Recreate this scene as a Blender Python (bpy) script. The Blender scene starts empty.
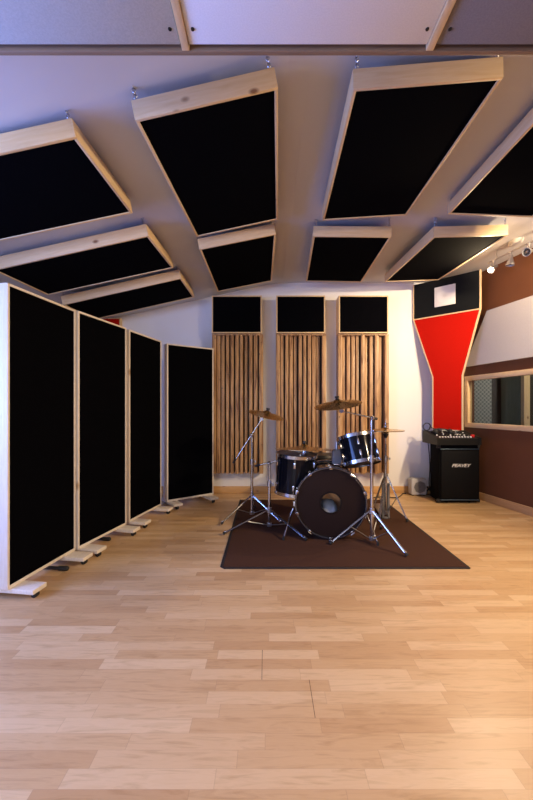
import bpy, bmesh, math, random
from mathutils import Vector, Matrix, Euler

random.seed(7)
C = bpy.context.scene.collection
PI = math.pi
V = Vector

# ------------------------------------------------------------------ materials
MATS = {}


def mat(name, color=(.8, .8, .8), rough=.6, metal=0., spec=.5, coat=0.):
    m = bpy.data.materials.new(name)
    m.use_nodes = True
    b = m.node_tree.nodes['Principled BSDF']
    b.inputs['Base Color'].default_value = (*color, 1)
    b.inputs['Roughness'].default_value = rough
    b.inputs['Metallic'].default_value = metal
    b.inputs['Specular IOR Level'].default_value = spec
    b.inputs['Coat Weight'].default_value = coat
    MATS[name] = m
    return m


class NT:
    """small node-building helper"""

    def __init__(self, m):
        self.t = m.node_tree
        self.b = self.t.nodes['Principled BSDF']

    def n(self, typ, **kw):
        x = self.t.nodes.new(typ)
        for k, v in kw.items():
            setattr(x, k, v)
        return x

    def l(self, a, b):
        self.t.links.new(a, b)

    def val(self, x, sock):
        if isinstance(x, (int, float)):
            sock.default_value = x
        else:
            self.l(x, sock)

    def math(self, op, a, b=0., c=0.):
        x = self.n('ShaderNodeMath', operation=op)
        self.val(a, x.inputs[0]); self.val(b, x.inputs[1]); self.val(c, x.inputs[2])
        return x.outputs[0]

    def ramp(self, f, stops, interp='LINEAR'):
        x = self.n('ShaderNodeValToRGB')
        x.color_ramp.interpolation = interp
        els = x.color_ramp.elements
        while len(els) < len(stops):
            els.new(.5)
        for e, (p, c) in zip(els, stops):
            e.position = p
            e.color = (*c, 1)
        self.l(f, x.inputs[0])
        return x.outputs[0]

    def mix(self, f, a, b, mode='MIX'):
        x = self.n('ShaderNodeMix', data_type='RGBA', blend_type=mode)
        self.val(f, x.inputs[0])
        for s, v in ((6, a), (7, b)):
            if isinstance(v, tuple):
                x.inputs[s].default_value = (*v, 1)
            else:
                self.l(v, x.inputs[s])
        return x.outputs[2]

    def coords(self, scale=(1, 1, 1), kind='Object', shift=True):
        tc = self.n('ShaderNodeTexCoord')
        out = tc.outputs[kind]
        if shift:
            oi = self.n('ShaderNodeObjectInfo')
            a = self.n('ShaderNodeVectorMath', operation='ADD')
            sc = self.n('ShaderNodeVectorMath', operation='SCALE')
            cx = self.n('ShaderNodeCombineXYZ')
            for i in range(3):
                self.l(oi.outputs['Random'], cx.inputs[i])
            self.l(cx.outputs[0], sc.inputs[0])
            sc.inputs['Scale'].default_value = 13.7
            self.l(out, a.inputs[0]); self.l(sc.outputs[0], a.inputs[1])
            out = a.outputs[0]
        mp = self.n('ShaderNodeMapping')
        mp.inputs['Scale'].default_value = scale
        self.l(out, mp.inputs[0])
        return mp.outputs[0]

    def noise(self, vec, scale, detail=3, rough=.55, dist=0.):
        x = self.n('ShaderNodeTexNoise')
        self.l(vec, x.inputs['Vector'])
        x.inputs['Scale'].default_value = scale
        x.inputs['Detail'].default_value = detail
        x.inputs['Roughness'].default_value = rough
        x.inputs['Distortion'].default_value = dist
        return x.outputs[0]

    def bump(self, h, strength=.2, dist=.002):
        x = self.n('ShaderNodeBump')
        x.inputs['Strength'].default_value = strength
        x.inputs['Distance'].default_value = dist
        self.l(h, x.inputs['Height'])
        self.l(x.outputs[0], self.b.inputs['Normal'])


def wood(name, light, dark, knot, axis=0, rough=.5, fine=60, contrast=(.3, .7), knots=True, knot_scale=6.):
    m = mat(name, light, rough)
    k = NT(m)
    sc = [1., 1., 1.]
    sc[axis] = .09
    v = k.coords(tuple(sc))
    g = k.noise(v, fine, 4, .6, .6)
    col = k.ramp(g, [(contrast[0], dark), (contrast[1], light)])
    broad = k.noise(v, fine * .18, 2, .5, .3)
    col = k.mix(k.math('MULTIPLY', broad, .45), col, dark)
    if knots:
        sk = [1., 1., 1.]
        sk[axis] = .6
        vk = k.coords(tuple(sk))
        vo = k.n('ShaderNodeTexVoronoi')
        k.l(vk, vo.inputs['Vector'])
        vo.inputs['Scale'].default_value = knot_scale
        f = k.ramp(vo.outputs['Distance'], [(.04, (1, 1, 1)), (.10, (0, 0, 0))])
        col = k.mix(f, col, knot)
    k.l(col, k.b.inputs['Base Color'])
    k.bump(g, .12, .001)
    return m


def build_materials():
    # laminate floor: narrow strips, three to a plank, running across the room
    m = mat('laminate', (.6, .4, .22), .33)
    k = NT(m)
    tc = k.n('ShaderNodeTexCoord')
    sp = k.n('ShaderNodeSeparateXYZ')
    k.l(tc.outputs['Object'], sp.inputs[0])
    X, Y = sp.outputs[0], sp.outputs[1]
    w = .0565
    ry = k.math('DIVIDE', k.math('SUBTRACT', Y, 1.206 - 100 * w), w)
    row = k.math('FLOOR', ry)
    wn = k.n('ShaderNodeTexWhiteNoise', noise_dimensions='1D')
    k.l(row, wn.inputs['W'])
    cx = k.math('DIVIDE', k.math('ADD', X, k.math('MULTIPLY', wn.outputs['Value'], 3.)), .43)
    col_i = k.math('FLOOR', cx)
    wn2 = k.n('ShaderNodeTexWhiteNoise', noise_dimensions='2D')
    cc = k.n('ShaderNodeCombineXYZ')
    k.l(row, cc.inputs[0]); k.l(col_i, cc.inputs[1])
    k.l(cc.outputs[0], wn2.inputs['Vector'])
    base = k.ramp(wn2.outputs['Value'], [(0, (.52, .312, .145)), (.35, (.575, .362, .175)), (.7, (.62, .405, .205)), (1, (.68, .47, .255))])
    gv = k.n('ShaderNodeVectorMath', operation='MULTIPLY')
    k.l(tc.outputs['Object'], gv.inputs[0])
    gv.inputs[1].default_value = (1., 9., 1.)
    ga = k.n('ShaderNodeVectorMath', operation='ADD')
    k.l(gv.outputs[0], ga.inputs[0]); k.l(wn2.outputs['Color'], ga.inputs[1])
    sc2 = k.n('ShaderNodeVectorMath', operation='SCALE')
    k.l(wn2.outputs['Color'], sc2.inputs[0]); sc2.inputs['Scale'].default_value = 20
    k.l(sc2.outputs[0], ga.inputs[1])
    g = k.noise(ga.outputs[0], 5, 5, .6, 1.2)
    grain = k.ramp(g, [(.3, (.80, .76, .70)), (.52, (1, 1, 1)), (.75, (.93, .90, .86))])
    col = k.mix(1., base, grain, 'MULTIPLY')
    # hairline seams
    fy = k.math('ABSOLUTE', k.math('SUBTRACT', k.math('FRACT', ry), .5))
    fx = k.math('ABSOLUTE', k.math('SUBTRACT', k.math('FRACT', cx), .5))
    seam = k.math('MAXIMUM', k.math('GREATER_THAN', fy, .49), k.math('GREATER_THAN', fx, .4975))
    col = k.mix(k.math('MULTIPLY', seam, .22), col, (.2, .1, .05))
    # two opened plank ends

    def gap(x0, y0, y1):
        a = k.math('LESS_THAN', k.math('ABSOLUTE', k.math('SUBTRACT', X, x0)), .0010)
        b = k.math('LESS_THAN', k.math('ABSOLUTE', k.math('SUBTRACT', Y, (y0 + y1) / 2)), (y1 - y0) / 2)
        return k.math('MULTIPLY', a, b)
    gp = k.math('MAXIMUM', gap(-.018, 1.3755, 1.545), gap(.165, 1.206, 1.3755))
    col = k.mix(gp, col, (.06, .025, .01))
    k.l(col, k.b.inputs['Base Color'])
    k.l(k.math('ADD', .30, k.math('MULTIPLY', g, .1)), k.b.inputs['Roughness'])

    m = mat('ceiling_paint', (.57, .565, .59), .8, spec=.2)
    k = NT(m); k.bump(k.noise(k.coords(shift=False), 90, 3), .08)
    m = mat('wall_paint', (.80, .78, .77), .75, spec=.2)
    k = NT(m); k.bump(k.noise(k.coords(shift=False), 120, 3), .08)
    m = mat('brown_paint', (.160, .060, .025), .62, spec=.3)
    k = NT(m)
    n_ = k.noise(k.coords(shift=False), 3, 3)
    k.l(k.ramp(n_, [(.3, (.128, .045, .016)), (.7, (.148, .053, .020))]), k.b.inputs['Base Color'])
    k.bump(k.noise(k.coords(shift=False), 150, 3), .1)

    for nm, c, c2 in (('black_fabric', (.0022, .0022, .0032), (.0012, .0012, .002)),
                      ('charcoal_fabric', (.010, .011, .012), (.005, .006, .007)),
                      ('red_fabric', (.50, .008, .002), (.44, .006, .0016)),
                      ('white_fabric', (.80, .79, .80), (.75, .74, .75)),
                      ('grey_fabric', (.50, .51, .51), (.44, .45, .45)),
                      ('taupe_fabric', (.25, .215, .195), (.22, .188, .17)),
                      ('panel_cloth', (.56, .53, .48), (.52, .49, .44)),
                      ('green_curtain', (.10, .125, .11), (.05, .065, .055))):
        m = mat(nm, c, .95, spec=.02 if nm == 'black_fabric' else .12)
        k = NT(m)
        n_ = k.noise(k.coords(), 220, 2)
        k.l(k.ramp(n_, [(.35, c2), (.65, c)]), k.b.inputs['Base Color'])
        k.bump(n_, .25, .001)

    wood('pine_x', (.76, .575, .335), (.66, .45, .225), (.24, .11, .045), 0)
    wood('pine_y', (.76, .575, .335), (.66, .45, .225), (.24, .11, .045), 1)
    wood('pine_z', (.76, .575, .335), (.66, .45, .225), (.24, .11, .045), 2)
    wood('whitewood', (.80, .72, .62), (.70, .60, .48), (.40, .26, .14), 2, .55, knot_scale=4)
    wood('base_pine', (.68, .42, .17), (.54, .29, .11), (.30, .13, .05), 0)
    wood('stained_slat', (.62, .38, .185), (.19, .085, .036), (.035, .014, .008), 2, .42, 34, (.32, .58), True, 13.)
    wood('shade_brown', (.26, .17, .105), (.21, .13, .08), (.2, .1, .05), 0)  # for the strip whose brown stands in for shade on the ceiling
    wood('dark_board', (.075, .036, .02), (.04, .018, .01), (.02, .01, .006), 2, .6)

    m = mat('rug_pile', (.05, .022, .014), .97, spec=.08)
    k = NT(m)
    n_ = k.noise(k.coords(shift=False), 260, 3, .7)
    k.l(k.ramp(n_, [(.32, (.036, .016, .010)), (.62, (.092, .044, .028))]), k.b.inputs['Base Color'])
    k.bump(n_, .8, .004)
    mat('rug_edge', (.015, .010, .009), .8)

    mat('chrome', (.52, .51, .51), .2, 1.)
    mat('dull_chrome', (.45, .45, .47), .3, 1.)
    mat('black_lacquer', (.005, .005, .007), .1, spec=.2)
    mat('hoop_lacquer', (.02, .021, .026), .18, spec=.9, coat=.5)
    mat('black_head', (.014, .0065, .005), .5, spec=.15)
    m = mat('clear_head', (.62, .57, .48), .3)
    m.node_tree.nodes['Principled BSDF'].inputs['Transmission Weight'].default_value = .6
    m.node_tree.nodes['Principled BSDF'].inputs['IOR'].default_value = 1.1
    mat('rubber', (.012, .012, .012), .7)
    mat('black_metal', (.015, .015, .016), .4, .3)
    m = mat('bronze', (.58, .37, .14), .27, 1.)
    k = NT(m)
    tc = k.n('ShaderNodeTexCoord')
    ln = k.n('ShaderNodeVectorMath', operation='LENGTH')
    k.l(tc.outputs['Object'], ln.inputs[0])
    wv = k.math('SINE', k.math('MULTIPLY', ln.outputs['Value'], 900.))
    k.bump(wv, .15, .0006)
    k.l(k.ramp(k.noise(k.coords(), 14, 3), [(.3, (.42, .25, .085)), (.7, (.66, .44, .17))]), k.b.inputs['Base Color'])
    m = mat('black_carpet', (.0045, .0045, .005), .9, spec=.06)
    k = NT(m); k.bump(k.noise(k.coords(), 300, 2), .5, .002)
    m = mat('speaker_mesh', (.005, .005, .0055), .6, spec=.12)
    k = NT(m)
    vo = k.n('ShaderNodeTexVoronoi'); k.l(k.coords(shift=False), vo.inputs['Vector'])
    vo.inputs['Scale'].default_value = 190
    k.bump(vo.outputs['Distance'], .7, .002)
    mat('steel_blue_trim', (.10, .15, .20), .35, .7)
    mat('logo_silver', (.85, .83, .78), .35, .2)
    mat('mixer_grey', (.009, .008, .007), .5, spec=.25)
    mat('mixer_black', (.006, .006, .006), .5, spec=.25)
    mat('knob_white', (.75, .74, .72), .4)
    mat('knob_red', (.55, .02, .02), .4)
    mat('plastic_white', (.58, .56, .54), .45)
    mat('plastic_grey', (.20, .19, .19), .5)
    mat('spot_silver', (.40, .39, .38), .35, .7)
    mat('seat_vinyl', (.012, .012, .013), .4)
    mat('pillow_cloth', (.62, .68, .78), .9)
    mat('grille_white', (.78, .75, .70), .6)
    m = mat('foam_lattice', (.12, .14, .135), .9)
    k = NT(m)
    tc = k.n('ShaderNodeTexCoord')
    sp = k.n('ShaderNodeSeparateXYZ'); k.l(tc.outputs['Object'], sp.inputs[0])
    a = k.math('ABSOLUTE', k.math('SUBTRACT', k.math('FRACT', k.math('MULTIPLY', k.math('ADD', sp.outputs[0], sp.outputs[2]), 19.)), .5))
    b = k.math('ABSOLUTE', k.math('SUBTRACT', k.math('FRACT', k.math('MULTIPLY', k.math('SUBTRACT', sp.outputs[0], sp.outputs[2]), 19.)), .5))
    f = k.math('GREATER_THAN', k.math('MAXIMUM', a, b), .40)
    k.l(k.mix(f, (.17, .19, .19), (.42, .43, .41)), k.b.inputs['Base Color'])
    mat('booth_dark', (.035, .028, .024), .8)
    m = mat('glass', (.9, .95, .93), .02)
    m.node_tree.nodes['Principled BSDF'].inputs['Transmission Weight'].default_value = 1.
    m.node_tree.nodes['Principled BSDF'].inputs['IOR'].default_value = 1.12
    for nm, c, s in (('lit_bulb', (1, .82, .55), 60.), ('lit_fill_lamp', (1, .85, .62), 6.)):
        m = mat(nm, (1, 1, 1), .5)
        bb = m.node_tree.nodes['Principled BSDF']
        bb.inputs['Emission Color'].default_value = (*c, 1)
        bb.inputs['Emission Strength'].default_value = s
    mat('dead_bulb', (.10, .08, .07), .15)


build_materials()
M = MATS

# ------------------------------------------------------------------ mesh helpers


def add_box(bm, lo, hi, mtx=None, bevel=0.):
    lo, hi = V(lo), V(hi)
    r = bmesh.ops.create_cube(bm, size=1.)
    vs = r['verts']
    c, s = (lo + hi) / 2, hi - lo
    for v in vs:
        v.co = V((v.co.x * s.x, v.co.y * s.y, v.co.z * s.z)) + c
    if bevel:
        es = {e for v in vs for e in v.link_edges}
        r = bmesh.ops.bevel(bm, geom=list(es), offset=bevel, segments=2, profile=.5, affect='EDGES')
        vs = {v for f in r['faces'] for v in f.verts} | {v for v in vs if v.is_valid}
    if mtx:
        for v in vs:
            v.co = mtx @ v.co


def frame_to(p0, p1):
    d = (V(p1) - V(p0))
    return Matrix.Translation(p0) @ d.to_track_quat('Z', 'Y').to_matrix().to_4x4(), d.length


def add_lathe(bm, prof, mtx=None, seg=24, close=False):
    """prof: list of (r, z); revolved about local z"""
    mtx = mtx or Matrix()
    rings = []
    for r, z in prof:
        if r < 1e-6:
            rings.append([bm.verts.new(mtx @ V((0, 0, z)))])
        else:
            rings.append([bm.verts.new(mtx @ V((r * math.cos(2 * PI * i / seg), r * math.sin(2 * PI * i / seg), z))) for i in range(seg)])
    pairs = list(zip(rings, rings[1:]))
    if close:
        pairs.append((rings[-1], rings[0]))
    for a, b in pairs:
        for i in range(seg):
            j = (i + 1) % seg
            if len(a) == 1 and len(b) == 1:
                continue
            if len(a) == 1:
                bm.faces.new((a[0], b[j], b[i]))
            elif len(b) == 1:
                bm.faces.new((a[i], a[j], b[0]))
            else:
                bm.faces.new((a[i], a[j], b[j], b[i]))


def add_rod(bm, p0, p1, r, r2=None, seg=12):
    m, L = frame_to(p0, p1)
    r2 = r if r2 is None else r2
    add_lathe(bm, [(0, 0), (r, 0), (r2, L), (0, L)], m, seg)


def add_ball(bm, p, r, seg=12):
    prof = [(r * math.sin(PI * i / 8), -r * math.cos(PI * i / 8)) for i in range(9)]
    prof[0] = (0, -r); prof[-1] = (0, r)
    add_lathe(bm, prof, Matrix.Translation(p), seg)


def add_tube(bm, pts, r, seg=8):
    """smooth tube along a polyline"""
    pts = [V(p) for p in pts]
    rings = []
    up = V((0, 0, 1))
    prev = None
    for i, p in enumerate(pts):
        a = pts[max(i - 1, 0)]
        b = pts[min(i + 1, len(pts) - 1)]
        t = (b - a).normalized()
        if prev is None:
            n = t.cross(up if abs(t.z) < .9 else V((1, 0, 0))).normalized()
        else:
            n = (prev - t * prev.dot(t)).normalized()
        prev = n
        bn = t.cross(n)
        rings.append([bm.verts.new(p + (n * math.cos(2 * PI * k / seg) + bn * math.sin(2 * PI * k / seg)) * r) for k in range(seg)])
    for a, b in zip(rings, rings[1:]):
        for k in range(seg):
            j = (k + 1) % seg
            bm.faces.new((a[k], a[j], b[j], b[k]))
    bm.faces.new(rings[0][::-1]); bm.faces.new(rings[-1])


def smooth_pts(pts, n=6):
    """Catmull-Rom through the points"""
    P = [V(p) for p in pts]
    P = [P[0]] + P + [P[-1]]
    out = []
    for i in range(1, len(P) - 2):
        for k in range(n):
            t = k / n
            a, b, c, d = P[i - 1], P[i], P[i + 1], P[i + 2]
            out.append(.5 * ((2 * b) + (c - a) * t + (2 * a - 5 * b + 4 * c - d) * t * t + (3 * b - a - 3 * c + d) * t ** 3))
    out.append(P[-2])
    return out


def add_ring(bm, R, r, mtx=None, seg=24, rs=8):
    mtx = mtx or Matrix()
    prof = [(R + r * math.cos(2 * PI * k / rs), r * math.sin(2 * PI * k / rs)) for k in range(rs)]
    add_lathe(bm, prof, mtx, seg, close=True)


def add_prism(bm, poly, z0, z1, mtx=None):
    mtx = mtx or Matrix()
    a = [bm.verts.new(mtx @ V((x, y, z0))) for x, y in poly]
    b = [bm.verts.new(mtx @ V((x, y, z1))) for x, y in poly]
    bm.faces.new(a[::-1]); bm.faces.new(b)
    n = len(poly)
    for i in range(n):
        j = (i + 1) % n
        bm.faces.new((a[i], a[j], b[j], b[i]))


class Bm:
    """with Bm() as bm: ... then obj(name, bm, ...)"""


def obj(name, bm, m, parent=None, loc=None, rot=None, smooth=True):
    bmesh.ops.recalc_face_normals(bm, faces=bm.faces)
    me = bpy.data.meshes.new(name)
    bm.to_mesh(me)
    bm.free()
    me.materials.append(m)
    if smooth:
        for p in me.polygons:
            p.use_smooth = True
        me.set_sharp_from_angle(angle=math.radians(38))
    o = bpy.data.objects.new(name, me)
    C.objects.link(o)
    if parent:
        o.parent = parent
    if loc is not None:
        o.location = loc
    if rot is not None:
        o.rotation_euler = rot
    return o


def B():
    return bmesh.new()


def boxes(name, lst, m, parent=None, bevel=0., **kw):
    bm = B()
    for lo, hi in lst:
        add_box(bm, lo, hi, None, bevel)
    return obj(name, bm, m, parent, **kw)


def tag(o, label, cat, group=None, kind=None):
    o['label'] = label
    o['category'] = cat
    if group:
        o['group'] = group
    if kind:
        o['kind'] = kind
    return o


def thing(name, label, cat, loc=(0, 0, 0), rot=(0, 0, 0), group=None):
    o = bpy.data.objects.new(name, None)
    o.empty_display_size = .05
    C.objects.link(o)
    o.location = loc
    o.rotation_euler = rot
    return tag(o, label, cat, group)


def struct(o):
    o['kind'] = 'structure'
    return o


def copy_tree(src, parent=None):
    c = src.copy()
    C.objects.link(c)
    if parent:
        c.parent = parent
    for ch in list(src.children):
        copy_tree(ch, c)
    return c


# ------------------------------------------------------------------ the room
CZ = 2.60          # flat ceiling height
BACK = 4.40        # back wall
REAR = -2.6


def ceil_z(x):
    return min(CZ, 2.575 + .22 * x)


def wall_x(y):      # inner face of the splayed right wall
    return 3.276 - .2022 * y


WALL_ROT = PI / 2 + math.atan(.2022)      # local x runs along the wall into the room's depth, local y points into the room
WALL_ORG = V((3.276, 0, 0))
WS = math.sqrt(1 + .2022 ** 2)            # wall length per metre of depth

bm = B()
add_box(bm, (-2.6, REAR - .1, -.1), (4.6, 5.5, 0))
struct(obj('floor', bm, M['laminate'], smooth=False))

bm = B()
prof = [(-2.6, 2.575 - .22 * 2.6), (-.10, 2.553), (0., 2.573), (.10, 2.588), (.2, 2.597), (.32, CZ), (4.6, CZ)]
prof = prof + [(4.6, 2.8), (-2.6, 2.8)]
add_prism(bm, prof, 0, 1, Matrix(((1, 0, 0, 0), (0, 0, -(5.5 - REAR), 5.5), (0, 1, 0, 0), (0, 0, 0, 1))))
struct(obj('ceiling', bm, M['ceiling_paint'], smooth=False))

struct(boxes('wall_back', [((-2.6, BACK, 0), (2.386, BACK + .12, CZ + .05))], M['wall_paint'], smooth=False))

# left wall with a window behind the camera
struct(boxes('wall_left', [((-2.6, REAR, 0), (-2.5, -.35, 2.1)), ((-2.6, 1.55, 0), (-2.5, BACK + .1, 2.1)),
                           ((-2.6, -.35, 0), (-2.5, 1.55, .7)), ((-2.6, -.35, 1.9), (-2.5, 1.55, 2.1))], M['wall_paint'], smooth=False))
w1 = struct(boxes('window_1', [((-2.60, -.35, .7), (-2.48, -.29, 1.9)), ((-2.60, 1.49, .7), (-2.48, 1.55, 1.9)),
                               ((-2.60, -.29, .7), (-2.48, 1.49, .76)), ((-2.60, -.29, 1.84), (-2.48, 1.49, 1.9)),
                               ((-2.58, .57, .76), (-2.5, .63, 1.84))], M['plastic_white'], smooth=False))
# rear wall, behind the camera, with a wide window
struct(boxes('wall_rear', [((-2.6, REAR - .1, 0), (-2.3, REAR, 2.7)), ((-.5, REAR - .1, 0), (3.9, REAR, 2.7)),
                           ((-2.3, REAR - .1, 0), (-.5, REAR, .8)), ((-2.3, REAR - .1, 2.05), (-.5, REAR, 2.7))], M['wall_paint'], smooth=False))
struct(boxes('window_2', [((-2.3, REAR - .1, .8), (-2.24, REAR + .02, 2.05)), ((-.56, REAR - .1, .8), (-.5, REAR + .02, 2.05)),
                          ((-2.24, REAR - .1, .8), (-.56, REAR + .02, .86)), ((-2.24, REAR - .1, 1.99), (-.56, REAR + .02, 2.05)),
                          ((-1.43, REAR - .08, .86), (-1.37, REAR, 1.99))], M['plastic_white'], smooth=False))

# splayed right wall with the control-room window
s0, s1, wz0, wz1 = 2.65, 4.385, .82, 1.43
rw = boxes('wall_right', [((-2.75, -.12, 0), (s0, 0, CZ + .05)), ((s1, -.12, 0), (4.49, 0, CZ + .05)),
                          ((s0, -.12, 0), (s1, 0, wz0)), ((s0, -.12, wz1), (s1, 0, CZ + .05))], M['brown_paint'], smooth=False)
rw.location = WALL_ORG; rw.rotation_euler = (0, 0, WALL_ROT)
struct(rw)
fw = .055
w3 = boxes('window_3', [((s0, -.04, wz1 - fw), (s1, .022, wz1)), ((s0, -.04, wz0), (s1, .022, wz0 + fw)),
                        ((s0, -.04, wz0 + fw), (s0 + fw, .022, wz1 - fw)), ((s1 - fw, -.04, wz0 + fw), (s1, .022, wz1 - fw))],
           M['pine_x'], bevel=.003, loc=WALL_ORG, rot=(0, 0, WALL_ROT))
struct(w3)
boxes('pane', [((s0 + fw, -.020, wz0 + fw), (s1 - fw, -.014, wz1 - fw))], M['glass'], w3, smooth=False)
# control room seen through it
struct(boxes('wall_booth', [((2.47, 4.75, 0), (4.6, 4.85, CZ)), ((4.5, 1.5, 0), (4.6, 4.8, CZ)), ((3.4, 1.4, 0), (4.6, 1.5, CZ))], M['booth_dark'], smooth=False))

struct(boxes('baseboard_back', [((-2.5, BACK - .016, 0), (2.38, BACK, .085))], M['base_pine'], bevel=.003))
bb = struct(boxes('baseboard_right', [((-2.7, 0, 0), (4.46, .014, .085))], M['base_pine'], bevel=.003))
bb.location = WALL_ORG; bb.rotation_euler = (0, 0, WALL_ROT)

# ------------------------------------------------------------------ control room things behind the glass
t = tag(boxes('foam_panel', [((0, 0, 0), (.46, .05, 1.4))], M['foam_lattice'], loc=(2.50, 4.68, .55), smooth=False),
        'pale grey lattice-patterned acoustic panel behind the control room glass', 'acoustic panel')
bm = B()
n = 60
a = [(.30 * i / n, .014 * math.sin(i * 1.15)) for i in range(n + 1)]
add_prism(bm, a + [(x, y + .006) for x, y in a[::-1]], 0, 1.75)
tag(obj('curtain', bm, M['green_curtain'], loc=(3.10, 4.69, .25)), 'dull green curtain hanging behind the control room glass', 'curtain')
tag(boxes('wooden_post', [((0, 0, 0), (.075, .06, CZ))], M['pine_z'], loc=(3.345, 4.62, 0)),
    'upright pale pine post inside the control room', 'post')
lp = thing('booth_fill_lamp', 'round ceiling lamp added to light the control room, out of view', 'lamp', (3.5, 3.6, CZ))  # unseen lamp, added to brighten what shows through the glass
bm = B(); add_lathe(bm, [(0, 0), (.10, 0), (.10, -.02), (0, -.02)]); obj('fill_lamp_mount_plate', bm, M['spot_silver'], lp)
bm = B(); add_lathe(bm, [(.10, -.02), (.09, -.05), (.05, -.07), (0, -.075)]); obj('diffuser', bm, M['lit_fill_lamp'], lp)  # glowing disc of the added control room lamp

# ------------------------------------------------------------------ ceiling acoustic clouds
TH = .085


def make_cloud(W, L, loc, rdeg, label, hooks=True):
    t = thing('ceiling_acoustic_panel', label, 'acoustic panel', loc, [math.radians(a) for a in rdeg], 'black ceiling panels')
    x, y, e = W / 2, L / 2, .015
    bm = B()
    add_box(bm, (-x, -y, 0), (x, -y + e, TH), None, .0015)
    add_box(bm, (-x, y - e, 0), (x, y, TH), None, .0015)
    obj('frame_board', bm, M['pine_x'], t)
    bm = B()
    add_box(bm, (-x, -y + e, 0), (-x + e, y - e, TH), None, .0015)
    add_box(bm, (x - e, -y + e, 0), (x, y - e, TH), None, .0015)
    obj('frame_board', bm, M['pine_y'], t)
    bm = B(); add_box(bm, (-x + e, -y + e, .005), (x - e, y - e, TH - .01)); obj('fabric_infill', bm, M['black_fabric'], t, smooth=False)
    mw = Matrix.Translation(V(loc)) @ Euler([math.radians(a) for a in rdeg]).to_matrix().to_4x4()
    for sx in (-1, 1):
        for sy in (-1, 1):
            p = V((sx * (x - .02), sy * (y - .008), TH))
            w = mw @ p
            g = ceil_z(w.x) - w.z
            bm = B()
            add_rod(bm, p - V((0, 0, .012)), p + V((0, 0, .012)), .003, seg=6)
            k = 0
            z = .012
            while z < g - .005:
                add_ring(bm, .0075, .0018, Matrix.Translation(p + V((0, 0, z + .007))) @ Matrix.Rotation(PI / 2, 4, 'XY'[k % 2]) @ Matrix.Scale(1.25, 4, (0, 1, 0)), 10, 5)
                z += .0135
                k += 1
            obj('hook_chain', bm, M['dull_chrome'], t)
    return t


S, Lg = .608, 1.128

make_cloud(Lg * 1.035, S * 1.035, (-1.412, 1.913, 2.147), (.3, -10.94, -1.7), 'pine-framed black ceiling panel hung crosswise on the slope, nearest the camera on that side')
make_cloud(Lg * 1.01, S * 1.01, (-1.376, 2.813, 2.148), (1.46, -11.54, -1.69), 'pine-framed black ceiling panel hung crosswise directly above the tallest-looking front screen')
make_cloud(Lg * 1.015, S * 1.015, (-1.361, 3.658, 2.151), (1.26, -12.63, -.22), 'thin-looking crosswise black ceiling panel farthest back on the slope, above the rear screens')
make_cloud(S * 1.045, Lg * 1.045, (-0.243, 2.127, 2.392), (2.67, -11., -2.37), 'long black ceiling panel tilted with the slope, its pale front board rising to the right')
make_cloud(S * 1.04, Lg * 1.04, (0.716, 2.111, 2.465), (2.24, -2.35, -2.49), 'long black ceiling panel over the drum kit, closest to the white ceiling sheet')
make_cloud(S * 1.03, Lg * 1.03, (1.653, 2.047, 2.471), (-.4, 1.88, .32), 'black ceiling panel cut off by the right edge of the photo')
make_cloud(S * 1.03, Lg * 1.03, (-0.238, 3.435, 2.401), (1.9, -11.55, .3), 'smaller-looking tilted black ceiling panel above the slatted panel nearest the screens')
make_cloud(S * 1.038, Lg * 1.038, (0.732, 3.488, 2.47), (2.26, 2.17, -3.33), 'black ceiling panel above the middle slatted wall panel')
make_cloud(S * 1.005, Lg * 1.005, (1.652, 3.46, 2.466), (1.9, -2.06, 1.02), 'black ceiling panel beside the lit track spotlight, its underside glowing at one edge')


def flat_panel(x0, x1, fabric, label, strips):
    y1 = 1.177
    t = thing('ceiling_cloth_panel', label, 'ceiling panel', ((x0 + x1) / 2, y1, 2.25), (0, 0, 0), 'cloth ceiling panels')
    w = (x1 - x0) / 2
    boxes('cloth', [((-w, -1.1, 0), (w, 0, .03))], M[fabric], t, bevel=.004)
    for s in strips:
        xs = s * (w + .013)
        boxes('edge_batten', [((xs - .0125, -1.1, -.008), (xs + .0125, .012, .03))], M['pine_y'], t, bevel=.002)
    bm = B()
    for sx in (-1, 1):
        add_lathe(bm, [(0, -.004), (.005, -.003), (.006, 0), (0, 0)], Matrix.Translation((sx * (w - .022), -.05, 0)), 10)
    obj('screw_head', bm, M['black_metal'], t)
    for sx in (-.8, .8):
        for yy in (-.1, -1.):
            bm = B()
            g = ceil_z((x0 + x1) / 2 + sx * w) - 2.25
            add_rod(bm, (sx * w, yy, .03), (sx * w, yy, g), .004, seg=6)
            obj('hanging_rod', bm, M['dull_chrome'], t)
    return t


struct(boxes('shade_strip_1', [((-1.2, 1.190, 2.243), (1.5, 1.206, 2.28))], M['shade_brown'], bevel=.002))  # added board, coloured as the band of shade behind the cloth panels
flat_panel(-.256, .531, 'white_fabric', 'white cloth ceiling sheet between two pine battens at the top of the photo', (-1, 1))
flat_panel(-1.10, -.284, 'grey_fabric', 'blue-grey cloth ceiling panel at the top corner above the slope', ())
flat_panel(.559, 1.38, 'taupe_fabric', 'brownish cloth ceiling panel at the top, on the drum side of the white sheet', ())

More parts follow.
